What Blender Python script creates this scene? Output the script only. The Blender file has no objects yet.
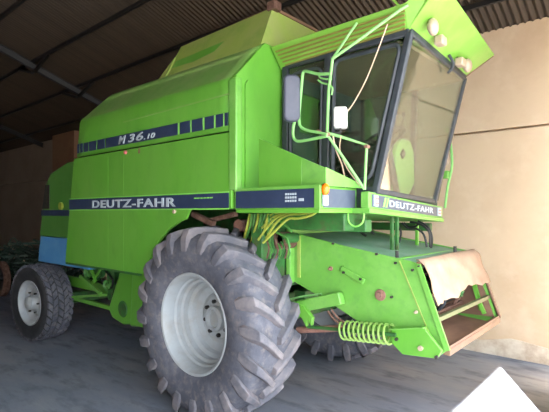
import bpy, bmesh, math, random
from mathutils import Vector, Matrix
random.seed(7)
PI = math.pi
sc = bpy.context.scene
COL = sc.collection

# ------------------------------------------------------------------ camera
EYE = Vector((0, 0, 1.8)); FPX = 450.0
AZ = math.radians(130.9)
FW = Vector((math.cos(AZ), math.sin(AZ), 0)); RT = Vector((math.sin(AZ), -math.cos(AZ), 0))
cam = bpy.data.cameras.new('camera'); co = bpy.data.objects.new('camera', cam); COL.objects.link(co)
cam.sensor_width = 36; cam.lens = FPX / 549 * 36; cam.shift_y = 7 / 549
cam.clip_end = 300
co.location = EYE; co.rotation_euler = (PI / 2, 0, AZ - PI / 2)
sc.camera = co

def at(px, py, y=None, x=None, z=None):
    """survey helper: where the sight line meets a known plane of the machine"""
    d = FW + RT * ((px - 274.5) / FPX) + Vector((0, 0, (213 - py) / FPX))
    if y is not None: t = y / d.y
    elif x is not None: t = x / d.x
    else: t = (z - EYE.z) / d.z
    return EYE + d * t

# ------------------------------------------------------------------ materials
def lin(c):
    return tuple((v / 12.92 if v <= .04045 else ((v + .055) / 1.055) ** 2.4) for v in c)
def mat(name, rgb, rough=.5, metal=0, var=None, scale=3, detail=6, amount=.35, bump=0, bscale=40, stretch=(1, 1, 1), spec=.5, var2=None, scale2=1.2, amount2=.3, coat=0):
    m = bpy.data.materials.new(name); m.use_nodes = True
    n = m.node_tree.nodes; l = m.node_tree.links; b = n['Principled BSDF']
    c = lin(rgb) + (1,)
    b.inputs['Base Color'].default_value = c; b.inputs['Roughness'].default_value = rough
    b.inputs['Metallic'].default_value = metal; b.inputs['Specular IOR Level'].default_value = spec
    if coat: b.inputs['Coat Weight'].default_value = coat
    tc = n.new('ShaderNodeTexCoord'); mp = n.new('ShaderNodeMapping'); mp.inputs['Scale'].default_value = stretch
    geo = n.new('ShaderNodeNewGeometry')
    l.new(geo.outputs['Position'], mp.inputs['Vector'])
    def layer(prev, colr, sc_, amt, lo=.42, hi=.68):
        nz = n.new('ShaderNodeTexNoise'); nz.inputs['Scale'].default_value = sc_; nz.inputs['Detail'].default_value = detail
        nz.inputs['Roughness'].default_value = .62
        l.new(mp.outputs[0], nz.inputs['Vector'])
        mr = n.new('ShaderNodeMapRange'); mr.inputs[1].default_value = lo; mr.inputs[2].default_value = hi; mr.inputs[4].default_value = amt
        l.new(nz.outputs['Fac'], mr.inputs[0])
        mx = n.new('ShaderNodeMix'); mx.data_type = 'RGBA'
        l.new(mr.outputs[0], mx.inputs[0])
        if prev is None: mx.inputs[6].default_value = c
        else: l.new(prev, mx.inputs[6])
        mx.inputs[7].default_value = lin(colr) + (1,)
        return mx.outputs[2]
    o = None
    if var: o = layer(None, var, scale, amount)
    if var2: o = layer(o, var2, scale2, amount2, .5, .7)
    if o: l.new(o, b.inputs['Base Color'])
    if bump:
        nz = n.new('ShaderNodeTexNoise'); nz.inputs['Scale'].default_value = bscale; nz.inputs['Detail'].default_value = 5
        l.new(mp.outputs[0], nz.inputs['Vector'])
        bp = n.new('ShaderNodeBump'); bp.inputs['Strength'].default_value = bump; bp.inputs['Distance'].default_value = .01
        l.new(nz.outputs['Fac'], bp.inputs['Height']); l.new(bp.outputs[0], b.inputs['Normal'])
    return m

M = {}
M['green'] = mat('green_paint', (.35, .60, .19), .42, var=(.43, .62, .27), scale=1.5, amount=.45, var2=(.28, .50, .17), scale2=7, amount2=.3, stretch=(1, 1, .5))
M['green_hi'] = mat('bright_green_paint', (.38, .61, .24), .45, var=(.50, .68, .36), scale=3, amount=.5, var2=(.32, .52, .25), scale2=14, amount2=.4)
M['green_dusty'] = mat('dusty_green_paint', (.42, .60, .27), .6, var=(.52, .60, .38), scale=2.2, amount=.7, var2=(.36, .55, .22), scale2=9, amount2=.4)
M['olive'] = mat('faded_yellow_green_paint', (.54, .62, .28), .6, var=(.58, .60, .38), scale=3, amount=.6, var2=(.42, .56, .22), scale2=4, amount2=.6)
M['green_visor'] = mat('visor_green_paint', (.43, .64, .22), .5, var=(.52, .66, .30), scale=3.5, amount=.7)
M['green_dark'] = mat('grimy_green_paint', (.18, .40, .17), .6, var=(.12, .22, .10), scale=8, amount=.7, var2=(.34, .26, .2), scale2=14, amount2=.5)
M['rail'] = mat('pale_green_tube_paint', (.50, .72, .42), .4, var=(.42, .64, .34), scale=14, amount=.5)
M['navy'] = mat('navy_stripe_decal', (.14, .19, .29), .5, var=(.20, .25, .35), scale=10, amount=.5)
M['navy_grey'] = mat('grey_blue_decal', (.25, .28, .34), .5, var=(.32, .36, .40), scale=12, amount=.5)
M['decal'] = mat('silver_white_lettering', (.66, .70, .72), .5)
M['decal_line'] = mat('pale_green_line', (.50, .78, .34), .5)
M['white'] = mat('white_plastic', (.82, .81, .80), .4)
M['lamp_white'] = mat('milky_lamp_plastic', (.64, .56, .48), .3, var=(.70, .64, .56), scale=20, amount=.6)
M['orange'] = mat('orange_lens', (.95, .45, .08), .25)
M['red'] = mat('faded_red_reflector', (.80, .42, .40), .4)
M['blue'] = mat('light_blue_paint', (.30, .55, .76), .55, var=(.40, .62, .78), scale=4, amount=.6)
M['tyre'] = mat('dusty_black_rubber', (.29, .295, .33), .8, var=(.40, .40, .43), scale=6, amount=.8, var2=(.50, .46, .44), scale2=16, amount2=.5, bump=.25, bscale=60, spec=.35)
M['tread'] = mat('worn_tread_rubber', (.33, .33, .36), .75, var=(.50, .47, .47), scale=5, amount=.9, bump=.3, bscale=40, spec=.4)
M['tyre_dark'] = mat('black_side_wall_rubber', (.13, .135, .145), .6, var=(.22, .22, .23), scale=7, amount=.7)
M['rim'] = mat('silver_grey_rim_paint', (.60, .62, .63), .45, var=(.52, .50, .46), scale=6, amount=.5)
M['rust'] = mat('rusty_steel', (.33, .22, .17), .8, var=(.48, .37, .32), scale=18, amount=.8, bump=.4)
M['rust_pink'] = mat('pale_rusted_steel', (.52, .38, .33), .8, var=(.45, .30, .25), scale=20, amount=.8, bump=.3)
M['brown'] = mat('worn_brown_sheet', (.50, .38, .30), .6, var=(.38, .27, .22), scale=6, amount=.7, stretch=(1, .4, 1))
M['iron'] = mat('greasy_black_iron', (.12, .115, .11), .6, var=(.22, .19, .16), scale=15, amount=.7)
M['frame'] = mat('dark_grey_window_frame', (.17, .19, .215), .5, var=(.27, .29, .31), scale=12, amount=.5)
M['mirror_shell'] = mat('grey_plastic', (.25, .26, .31), .5, var=(.33, .33, .38), scale=9, amount=.5)
M['black'] = mat('black_rubber_hose', (.06, .06, .065), .5)
M['seat'] = mat('black_vinyl', (.07, .08, .085), .6)
M['liner'] = mat('beige_headliner', (.50, .42, .32), .9)
M['cab_in'] = mat('dark_teal_cab_lining', (.20, .28, .26), .7, var=(.28, .34, .31), scale=5, amount=.5)
M['yellow'] = mat('yellow_hose_rubber', (.58, .60, .22), .5, var=(.42, .50, .2), scale=12, amount=.5)
M['hose_green'] = mat('green_hose_rubber', (.24, .46, .20), .5, var=(.38, .52, .24), scale=12, amount=.5)
M['cable'] = mat('tan_cable', (.80, .68, .58), .6)
M['cloth'] = mat('pale_sacking', (.63, .52, .43), .9, var=(.54, .43, .35), scale=5, amount=.7, bump=.3, bscale=30)
M['foil'] = mat('dusty_top_sheet', (.38, .52, .42), .6, var=(.50, .56, .52), scale=5, amount=.7)
M['junk_green'] = mat('weathered_green_scrap', (.16, .26, .20), .8, var=(.36, .40, .38), scale=9, amount=.6)
# glass: clear pane, slightly dusty, ordinary reflection
def glass(name, tint, gloss=.06, dust=.05):
    m = bpy.data.materials.new(name); m.use_nodes = True
    n = m.node_tree.nodes; l = m.node_tree.links
    for x in list(n):
        if x.type != 'OUTPUT_MATERIAL': n.remove(x)
    out = [x for x in n if x.type == 'OUTPUT_MATERIAL'][0]
    tr = n.new('ShaderNodeBsdfTransparent'); tr.inputs[0].default_value = lin(tint) + (1,)
    gl = n.new('ShaderNodeBsdfGlossy'); gl.inputs['Roughness'].default_value = .04
    df = n.new('ShaderNodeBsdfDiffuse'); df.inputs[0].default_value = lin((.62, .58, .5)) + (1,)
    lw = n.new('ShaderNodeLayerWeight'); lw.inputs[0].default_value = .5
    pw = n.new('ShaderNodeMath'); pw.operation = 'POWER'; pw.inputs[1].default_value = 4
    l.new(lw.outputs['Facing'], pw.inputs[0])
    fr = n.new('ShaderNodeMath'); fr.operation = 'MULTIPLY_ADD'; fr.inputs[1].default_value = .8; fr.inputs[2].default_value = .035
    l.new(pw.outputs[0], fr.inputs[0])
    m1 = n.new('ShaderNodeMixShader'); m1.inputs[0].default_value = dust
    m2 = n.new('ShaderNodeMixShader')
    l.new(tr.outputs[0], m1.inputs[1]); l.new(df.outputs[0], m1.inputs[2])
    l.new(fr.outputs[0], m2.inputs[0]); l.new(m1.outputs[0], m2.inputs[1]); l.new(gl.outputs[0], m2.inputs[2])
    l.new(m2.outputs[0], out.inputs[0])
    return m
M['glass'] = glass('tinted_cab_glass', (.80, .86, .84), dust=.04)
M['glass_front'] = glass('dusty_windscreen_glass', (.93, .96, .94), dust=.05)
M['mirror'] = mat('mirror_glass', (.8, .8, .8), .05, metal=1)

# ------------------------------------------------------------------ mesh builder
ORG = {}
class MB:
    def __init__(s): s.bm = bmesh.new()
    def v(s, p): return s.bm.verts.new(Vector(p))
    def face(s, pts):
        vs = [s.v(p) for p in pts]; s.bm.faces.new(vs); return s
    def prism(s, poly, ext):
        ext = Vector(ext); a = [s.v(p) for p in poly]; b = [s.v(Vector(p) + ext) for p in poly]
        s.bm.faces.new(a); s.bm.faces.new(b[::-1]); k = len(a)
        for i in range(k): s.bm.faces.new((a[i], b[i], b[(i + 1) % k], a[(i + 1) % k]))
        return s
    def hexa(s, q0, q1):
        a = [s.v(p) for p in q0]; b = [s.v(p) for p in q1]
        s.bm.faces.new(a); s.bm.faces.new(b[::-1])
        for i in range(4): s.bm.faces.new((a[i], b[i], b[(i + 1) % 4], a[(i + 1) % 4]))
        return s
    def box(s, x0, x1, y0, y1, z0, z1):
        return s.prism([(x0, y0, z0), (x1, y0, z0), (x1, y1, z0), (x0, y1, z0)], (0, 0, z1 - z0))
    def bar(s, p, q, w, h, up=(0, 0, 1)):
        p = Vector(p); q = Vector(q); d = (q - p).normalized(); up = Vector(up)
        if abs(d.dot(up)) > .95: up = Vector((0, 1, 0))
        a = d.cross(up).normalized() * w / 2; b = a.cross(d).normalized() * h / 2
        return s.prism([p - a - b, p + a - b, p + a + b, p - a + b], q - p)
    def tube(s, pts, r, n=8, smooth=0, closed=False):
        P = [Vector(p) for p in pts]
        if smooth:
            Q = []; k = len(P)
            rng = range(k if closed else k - 1)
            for i in rng:
                p1, p2 = P[i], P[(i + 1) % k]
                p0 = P[i - 1] if (i > 0 or closed) else p1 * 2 - p2
                p3 = P[(i + 2) % k] if (i + 2 < k or closed) else p2 * 2 - p1
                for j in range(smooth):
                    t = j / smooth
                    Q.append(.5 * ((2 * p1) + (p2 - p0) * t + (2 * p0 - 5 * p1 + 4 * p2 - p3) * t * t + (3 * p1 - p0 - 3 * p2 + p3) * t ** 3))
            if not closed: Q.append(P[-1])
            P = Q
        k = len(P); rings = []; prev = None
        for i in range(k):
            if closed: d = P[(i + 1) % k] - P[i - 1]
            else: d = P[min(i + 1, k - 1)] - P[max(i - 1, 0)]
            d.normalize()
            if prev is None:
                u = Vector((0, 0, 1)) if abs(d.z) < .9 else Vector((1, 0, 0))
                a = d.cross(u).normalized()
            else:
                a = (prev - d * prev.dot(d)).normalized()
            prev = a; b = d.cross(a)
            rings.append([s.v(P[i] + (a * math.cos(2 * PI * j / n) + b * math.sin(2 * PI * j / n)) * r) for j in range(n)])
        m = k if closed else k - 1
        for i in range(m):
            A, B = rings[i], rings[(i + 1) % k]
            for j in range(n): s.bm.faces.new((A[j], A[(j + 1) % n], B[(j + 1) % n], B[j]))
        if not closed:
            s.bm.faces.new(rings[0][::-1]); s.bm.faces.new(rings[-1])
        return s
    def lathe(s, prof, c, axis=(0, 1, 0), n=48, cap=False, closed=False):
        """prof: (radius, offset along the axis)"""
        c = Vector(c); ax = Vector(axis).normalized()
        u = Vector((0, 0, 1)) if abs(ax.z) < .9 else Vector((1, 0, 0))
        a = ax.cross(u).normalized(); b = ax.cross(a)
        rings = []
        for r, o in prof:
            if r < 1e-5: rings.append([s.v(c + ax * o)])
            else: rings.append([s.v(c + ax * o + (a * math.cos(2 * PI * j / n) + b * math.sin(2 * PI * j / n)) * r) for j in range(n)])
        k = len(rings)
        for i in range(k if closed else k - 1):
            A, B = rings[i], rings[(i + 1) % k]
            for j in range(n):
                q = (j + 1) % n
                if len(A) == 1: s.bm.faces.new((A[0], B[q], B[j]))
                elif len(B) == 1: s.bm.faces.new((A[j], A[q], B[0]))
                else: s.bm.faces.new((A[j], A[q], B[q], B[j]))
        if cap:
            if len(rings[0]) > 1: s.bm.faces.new(rings[0][::-1])
            if len(rings[-1]) > 1: s.bm.faces.new(rings[-1])
        return s
    def cyl(s, c, r, h, axis=(0, 1, 0), n=20):
        return s.lathe([(r, 0), (r, h)], c, axis, n, cap=True)
    def ball(s, c, rx, ry, rz, nu=16, nv=10):
        m = bmesh.ops.create_uvsphere(s.bm, u_segments=nu, v_segments=nv, radius=1)
        for v in m['verts']: v.co = Vector((v.co.x * rx, v.co.y * ry, v.co.z * rz)) + Vector(c)
        return s
    def build(s, name, material, parent=None, bevel=0, smooth=True, origin=None, seg=2, angle=35):
        bmesh.ops.recalc_face_normals(s.bm, faces=s.bm.faces)
        me = bpy.data.meshes.new(name)
        vs = [v.co for v in s.bm.verts]
        if origin is None:
            lo = Vector([min(v[i] for v in vs) for i in range(3)]); hi = Vector([max(v[i] for v in vs) for i in range(3)])
            origin = (lo + hi) / 2; origin.z = lo.z
        origin = Vector(origin)
        for v in s.bm.verts: v.co -= origin
        s.bm.to_mesh(me); s.bm.free()
        me.materials.append(material)
        if smooth:
            for p in me.polygons: p.use_smooth = True
            me.set_sharp_from_angle(angle=math.radians(angle))
        o = bpy.data.objects.new(name, me); COL.objects.link(o)
        if parent is not None:
            o.parent = parent; o.location = origin - ORG[parent.name]
        else: o.location = origin
        ORG[o.name] = origin
        if bevel:
            bv = o.modifiers.new('bevel', 'BEVEL'); bv.width = bevel; bv.segments = seg; bv.limit_method = 'ANGLE'
            bv.angle_limit = math.radians(40)
            bv.harden_normals = False
        return o

def empty(name, loc, label=None, cat=None, parent=None):
    o = bpy.data.objects.new(name, None); COL.objects.link(o); o.empty_display_size = .2
    loc = Vector(loc)
    if parent is not None: o.parent = parent; o.location = loc - ORG[parent.name]
    else: o.location = loc
    ORG[o.name] = loc
    if label: o['label'] = label; o['category'] = cat
    return o
def structure(o): o['kind'] = 'structure'; return o
def lab(o, s): o['label'] = s; return o

def text_mb(body, org, ux, uz, w, h, depth=.004, bold=.02, shear=0, mb=None):
    """extruded lettering fitted into a w x h field starting at org"""
    cu = bpy.data.curves.new('t', 'FONT'); cu.body = body; cu.extrude = .02; cu.offset = bold; cu.shear = shear; cu.space_character = 1.12
    o = bpy.data.objects.new('t', cu); COL.objects.link(o)
    bpy.context.view_layer.update()
    dg = bpy.context.evaluated_depsgraph_get()
    me = bpy.data.meshes.new_from_object(o.evaluated_get(dg))
    bpy.data.objects.remove(o); bpy.data.curves.remove(cu)
    xs = [v.co.x for v in me.vertices]; ys = [v.co.y for v in me.vertices]
    x0, x1, y0, y1 = min(xs), max(xs), min(ys), max(ys)
    ux = Vector(ux).normalized(); uz = Vector(uz).normalized(); nn = ux.cross(uz)
    mb = mb or MB(); vs = []
    for v in me.vertices:
        vs.append(mb.v(Vector(org) + ux * ((v.co.x - x0) / (x1 - x0) * w) + uz * ((v.co.y - y0) / (y1 - y0) * h) + nn * (v.co.z / .02 * depth)))
    for p in me.polygons:
        try: mb.bm.faces.new([vs[i] for i in p.vertices])
        except ValueError: pass
    bpy.data.meshes.remove(me)
    return mb

# ------------------------------------------------------------------ the hall
WY = 6.15            # inner face of the long wall
def roof_z(y): return 4.13 + .35 * (6.15 - y) if y > -1 else 4.13 + .35 * (6.15 + 2 + y)
m_wall = mat('tan_plaster', (.86, .765, .65), .9, var=(.80, .69, .57), scale=1.1, amount=.7, var2=(.90, .82, .72), scale2=3, amount2=.5, bump=.25, bscale=14, spec=.2)
m_plinth = mat('pale_flaking_plaster', (.88, .83, .76), .95, var=(.72, .62, .52), scale=5, amount=.9, bump=.5, bscale=18, spec=.2)
m_floor = mat('dusty_concrete', (.45, .475, .525), .85, var=(.55, .555, .57), scale=1.3, amount=.8, var2=(.33, .34, .39), scale2=4, amount2=.85, bump=.35, bscale=30, stretch=(.5, 1.3, 1), spec=.25)
m_yard = mat('pale_concrete_yard', (.60, .58, .55), .9, var=(.53, .51, .48), scale=1, amount=.5)
m_tin = mat('brown_corrugated_tin', (.27, .225, .18), .55, var=(.19, .155, .125), scale=.8, amount=.6, stretch=(6, .4, 1))
m_steel = mat('dark_roof_steel', (.11, .11, .115), .6, var=(.15, .14, .13), scale=5, amount=.5)
m_beam = mat('grey_rafter_steel', (.24, .25, .26), .6)
m_pillar = mat('brown_render_pillar', (.56, .42, .32), .9, var=(.50, .36, .28), scale=3, amount=.6)

X0, X1 = -24.0, .72
fb = MB()
fb.box(X0 - .3, 2.0, -5.8, 6.6, -.2, 0)
structure(fb.build('floor', m_floor, smooth=False))
structure(MB().prism([(2.0, -40, -.22), (40, -40, -.22), (40, 40, -.22), (2.0, 40, -.22)], (0, 0, .208)).box(-24, 2.0, -40, -5.8, -.22, -.012).build('ground', m_yard, smooth=False))
# long wall: the upper courses stand 2 cm proud over the lower plaster
m_dim_wall = mat('dimmed_brown_plaster', (.58, .52, .46), .9, var=(.51, .45, .40), scale=1.1, amount=.7, bump=.25, bscale=14, spec=.2)  # far stretch browner and darker, the hall's dimness mixed into its colour
for xa, xb, mm in ((-13.2, X1 + .2, m_wall), (X0, -13.2, m_dim_wall)):
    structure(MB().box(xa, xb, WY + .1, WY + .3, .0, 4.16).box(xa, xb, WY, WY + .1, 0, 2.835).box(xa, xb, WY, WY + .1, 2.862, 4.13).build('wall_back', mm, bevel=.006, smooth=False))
pl = MB()
xs = [X0 + i * .12 for i in range(int((23.5) / .12))]
for a, b in zip(xs[:-1], xs[1:]):
    pass
prev = .16
tv = []; 
for x in xs:
    prev = max(.08, min(.26, prev + random.uniform(-.03, .03))); tv.append(prev)
poly = [(xs[0], WY - .018, 0)] + [(x, WY - .018, h) for x, h in zip(xs, tv)] + [(xs[-1], WY - .018, 0)]
pl.prism(poly, (0, .016, 0))
structure(pl.build('baseboard_back', m_plinth, smooth=False))
structure(MB().box(-.5, -.34, 4.03, 5.3, 0, 4.3).build('wall_sun_blocker', m_wall, smooth=False))  # unseen pier, added to edge the sun patch and sized for wall bounce
structure(MB().box(X0 - .3, X0, -5.5, 6.45, 0, 7).build('wall_far', m_dim_wall, smooth=False))
structure(MB().box(X0, X1, -5.7, -5.5, 0, 5.05).build('wall_side', m_wall, smooth=False))
# gable over the open front
g = MB(); g.prism([(X1, 6.45, 3.8), (X1, -5.7, 3.8), (X1, -5.7, 4.95), (X1, -1, roof_z(-1) - .04), (X1, 6.15, 4.1), (X1, 6.45, 4.0)], (.2, 0, 0))
structure(g.build('wall_gable', m_wall, smooth=False))
structure(MB().box(X1, X1 + .2, -5.7, -3.6, 0, 3.8).build('wall_front', m_wall, smooth=False))
# corrugated roof
def corrugated(y0, y1):
    bm = MB(); pitch = .082; amp = .019; n = int((X1 + .5 - X0) / pitch * 6)
    A = []; B = []
    for i in range(n + 1):
        x = X0 - .2 + i * pitch / 6; dz = amp * math.cos(2 * PI * i / 6)
        A.append(bm.v((x, y0, roof_z(y0) + dz))); B.append(bm.v((x, y1, roof_z(y1) + dz)))
    for i in range(n): bm.bm.faces.new((A[i], A[i + 1], B[i + 1], B[i]))
    return bm
structure(corrugated(6.6, -.999).build('ceiling', m_tin, angle=80))
structure(corrugated(-1.001, -6.2).build('ceiling', m_tin, angle=80))
pu = MB()
for y in (5.62, 4.67, 3.75, 2.83, 1.9, .95, 0, -2, -3, -4, -5):
    z = roof_z(y) - .05
    pu.box(X0, X1, y - .022, y + .022, z - .03, z + .03)
structure(pu.build('trim_1', m_steel, smooth=False))
for i, xr in enumerate((-9.8, -15.2, -20.4)):
    rb = MB()
    for ya, yb in ((6.1, -1), (-1, -5.5)):
        for off, w, h in ((-.10, .09, .012), (-.22, .09, .012), (-.16, .010, .12)):
            rb.bar((xr, ya, roof_z(ya) + off), (xr, yb, roof_z(yb) + off), w, h)
    structure(rb.build('trim_%d' % (i + 2), m_beam if i == 0 else m_steel, smooth=False))
# knee braces between rafter and purlins
kb = MB()
for y in (4.67, 3.75, 2.83):
    z = roof_z(y)
    for s in (-1, 1):
        kb.bar((-9.8 + s * .05, y, z - .28), (-9.8 + s * .7, y, z - .08), .05, .05)
structure(kb.build('trim_5', m_steel, smooth=False))
structure(MB().box(-13.9, -12.5, WY - .3, WY, 0, 4.12).build('wall_pillar', m_pillar, smooth=False, bevel=.01))

# ------------------------------------------------------------------ harvester
YC = 3.74
H = empty('combine_harvester', (-3.04, YC, 0),
          'bright green combine harvester with navy stripes and glazed cab parked in the shed', 'combine harvester')
YS = 2.55            # near side plane
def P(mb, name, m, parent=H, **k): return mb.build(name, M[m] if isinstance(m, str) else m, parent, **k)

# --- body
core = MB()
core.prism([(-5.36, 2.62, 1.84), (-2.66, 2.62, 1.84), (-2.66, 2.62, 3.2), (-5.12, 2.62, 3.2), (-5.28, 2.62, 2.9)], (0, .001, 0))
core.bm.clear()
core.hexa([(-5.5, 2.6, 1.83), (-2.66, 2.6, 1.83), (-2.66, 4.88, 1.83), (-5.5, 4.88, 1.83)],
          [(-5.3, 2.6, 2.9), (-2.66, 2.6, 2.9), (-2.66, 4.88, 2.9), (-5.3, 4.88, 2.9)])
core.box(-5.1, -2.66, 2.98, 4.5, 2.9, 3.26)
core.box(-5.3, -2.75, 3.12, 4.36, 1.2, 1.84)
body = P(core, 'body_core', M['green_dark'], smooth=False)
# upper side panel with sloping shoulder
def shoulder(side):
    prof = [(0, 2.478), (0, 2.88), (.012, 2.915), (.035, 2.94), (.30, 3.235), (.33, 3.262), (.38, 3.275), (.9, 3.285)]
    rear = [-5.41, -5.335, -5.325, -5.315, -5.20, -5.17, -5.14, -5.05]
    mb = MB(); fr = -2.63; cols = 14
    def Y(d): return YS + d if side < 0 else 2 * YC - YS - d
    G = []
    # rear edge rolled inwards
    for (d, z), xr in zip(prof, rear):
        row = []
        row.append(mb.v((xr + .05, Y(d + .09), z - .03)))
        row.append(mb.v((xr + .005, Y(d + .035), z - .01)))
        row.append(mb.v((xr + .03, Y(d + .004), z)))
        for c in range(1, cols + 1): row.append(mb.v((xr + .03 + (fr - xr - .03) * c / cols, Y(d), z)))
        G.append(row)
    for i in range(len(G) - 1):
        for j in range(len(G[0]) - 1): mb.bm.faces.new((G[i][j], G[i + 1][j], G[i + 1][j + 1], G[i][j + 1]))
    o = P(mb, 'upper_side_panel', 'green')
    so = o.modifiers.new('s', 'SOLIDIFY'); so.thickness = .02; so.offset = -1
    return o
up = shoulder(-1)
shoulder(1)
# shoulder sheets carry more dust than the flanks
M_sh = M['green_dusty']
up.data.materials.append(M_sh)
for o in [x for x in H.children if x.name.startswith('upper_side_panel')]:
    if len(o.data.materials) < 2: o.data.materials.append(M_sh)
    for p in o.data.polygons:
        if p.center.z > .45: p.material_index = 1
# lower side panel with the wheel cut-out
WC = Vector((-3.04, 0, .842))
def lower_panel(y0, y1):
    pts = [(-5.665, 1.185), (-4.02, 1.185)]
    for a in (158, 150, 140, 130, 120, 110, 104): pts.append((WC.x + .93 * math.cos(math.radians(a)), WC.z + .93 * math.sin(math.radians(a))))
    pts += [(-3.2, 1.835), (-2.66, 1.835), (-2.66, 2.462), (-5.425, 2.462)]
    mb = MB(); mb.prism([(x, y0, z) for x, z in pts], (0, y1 - y0, 0))
    return mb
lp = P(lower_panel(YS - .012, YS + .02), 'lower_side_panel', 'green', bevel=.006)
P(lower_panel(2 * YC - YS - .02, 2 * YC - YS + .012), 'lower_side_panel', 'green', bevel=.006)
for x in (-4.62, -4.3):
    P(MB().box(x, x + .005, YS - .0135, YS - .01, 1.2, 2.45), 'pressed_crease', 'green', parent=lp)
# latches and bottom flange
fl = MB(); fl.box(-5.64, -4.02, YS - .016, YS + .03, 1.165, 1.19)
P(fl, 'bottom_flange', 'green_dark', parent=lp)
# front wall of the body and its corner post
fw = MB(); fw.prism([(-2.66, YS, 1.99), (-2.66, YS, 2.92), (-2.66, YS + .34, 3.275), (-2.66, 2 * YC - YS - .34, 3.275), (-2.66, 2 * YC - YS, 2.92), (-2.66, 2 * YC - YS, 1.99)], (.045, 0, 0))
P(fw, 'front_wall', 'green', bevel=.006)
P(MB().box(-2.69, -2.60, YS - .02, YS + .05, 1.985, 2.9), 'corner_post', 'green_hi', bevel=.012)
P(MB().prism([(-2.612, YS + .09, 1.99), (-2.612, YS + .09, 2.86), (-2.612, YS + .12, 2.9), (-2.612, YS + .14, 2.86), (-2.612, YS + .14, 1.99)], (.012, 0, 0)), 'corner_rib', 'green')

# --- stripes and lettering on the near flank
def stripe(x0, x1, z0, z1, y, m='navy', t=.004, name='stripe', parent=lp):
    return P(MB().box(x0, x1, y - t, y, z0, z1), name, m, parent=parent, smooth=False)
yl = YS - .012
s1 = stripe(-5.54, -2.69, 1.842, 1.965, yl, name='navy_stripe')
stripe(-5.54, -2.69, 1.968, 1.978, yl, 'decal_line', name='stripe_edge')
stripe(-5.54, -2.69, 1.829, 1.839, yl, 'decal_line', name='stripe_edge')
P(text_mb('DEUTZ-FAHR', (-4.955, yl - .008, 1.858), (1, 0, 0), (0, 0, 1), 1.56, .085, .003, .022), 'lettering', 'decal', parent=lp)
P(text_mb('10 04', (-3.10, yl - .006, 1.90), (1, 0, 0), (0, 0, 1), .001, .001), 'x', 'decal', parent=lp)
bpy.data.objects.remove([o for o in bpy.data.objects if o.name == 'x'][0])
for i in range(6):
    stripe(-3.13 + i * .042, -3.10 + i * .042, 1.925, 1.935, yl - .004, 'decal_line', name='small_print')
def Xp(px): return at(px, 200, y=YS).x
for a, b in ((77.5, 79.5), (80.5, 83), (84, 88.3), (89.3, 96.5), (97.6, 105), (106, 178), (180, 190.5), (192, 203), (204.8, 214.2), (216, 223.4), (224.8, 228), (228.8, 230.2)):
    stripe(Xp(a), Xp(b), 2.52, 2.628, YS, name='navy_stripe_block', parent=up)
for a, b in ((178, 180), (190.5, 192), (203, 204.8), (214.2, 216), (223.4, 224.8)):
    stripe(Xp(a), Xp(b), 2.52, 2.628, YS, 'decal_line', t=.002, name='stripe_edge', parent=up)
P(text_mb('M', (-4.40, YS - .010, 2.532), (1, 0, 0), (0, 0, 1), .135, .082, .003, .02, .25), 'lettering', 'decal', parent=up)
P(text_mb('3', (-4.215, YS - .010, 2.532), (1, 0, 0), (0, 0, 1), .125, .082, .003, .02, .25), 'lettering', 'decal', parent=up)
P(text_mb('6', (-4.065, YS - .010, 2.532), (1, 0, 0), (0, 0, 1), .125, .082, .003, .008, .25), 'lettering', 'decal', parent=up)
P(text_mb('.10', (-3.925, YS - .010, 2.532), (1, 0, 0), (0, 0, 1), .19, .05, .003, .02, .25), 'lettering', 'decal', parent=up)
# small round catches, rust stain plate under the model number
for px, py in ((176, 211.5), (127, 152.5)):
    p = at(px, py, y=YS)
    P(MB().lathe([(0, -.022), (.016, -.02), (.02, -.01), (.02, 0)], (p.x, YS - .012, p.z), n=14), 'panel_catch', 'lamp_white' if px == 176 else 'red', parent=lp)
P(MB().box(-4.02, -3.99, YS - .014, YS - .008, 2.40, 2.455), 'rust_streak', 'rust_pink', parent=lp)
# a shallow pressed rib on the upper panel
P(MB().bar((-4.32, YS - .001, 2.76), (-2.66, YS - .001, 2.78), .006, .012), 'pressed_rib', 'green_dusty', parent=up)

# --- grain tank
gt = MB()
b0 = [(-4.12, 2.93, 3.25), (-2.66, 2.90, 3.25), (-2.66, 4.58, 3.25), (-4.12, 4.55, 3.25)]
t0 = [(-4.06, 3.12, 3.64), (-2.69, 3.10, 3.66), (-2.69, 4.38, 3.66), (-4.06, 4.36, 3.64)]
for i in range(4):
    j = (i + 1) % 4
    gt.face([b0[i], b0[j], t0[j], t0[i]])
tank = P(gt, 'grain_tank', 'olive', smooth=False)
so = tank.modifiers.new('s', 'SOLIDIFY'); so.thickness = .02; so.offset = -1
rimt = MB()
for i in range(4): rimt.bar(t0[i], t0[(i + 1) % 4], .03, .025)
P(rimt, 'tank_rim', 'brown', parent=tank)
# grain-tank loading lid: sloping lower flank sheet and gusset at the rear
ls = MB(); ls.prism([(-4.09, 2.965, 3.30), (-3.45, 2.95, 3.30), (-3.25, 3.03, 3.48), (-4.02, 3.03, 3.45)], (0, -.03, .0))
P(ls, 'tank_patch_panel', 'green', parent=tank, smooth=False)
gs = MB(); gs.prism([(-4.20, 2.90, 3.27), (-4.07, 2.90, 3.27), (-4.04, 3.0, 3.50)], (0, .02, 0)); P(gs, 'tank_gusset', 'olive', parent=tank)
P(MB().box(-2.74, -2.64, 3.05, 3.15, 3.64, 3.72), 'corner_bracket', 'rust', parent=tank, bevel=.01)
P(MB().tube([(-3.35, 3.16, 3.665), (-3.1, 3.15, 3.70), (-2.75, 3.14, 3.70)], .008, 6, 4), 'lid_cable', 'rust', parent=tank)
P(MB().box(-4.06, -2.7, 3.14, 4.34, 3.55, 3.565), 'tank_floor_sheet', 'green_dark', parent=tank)

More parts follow.
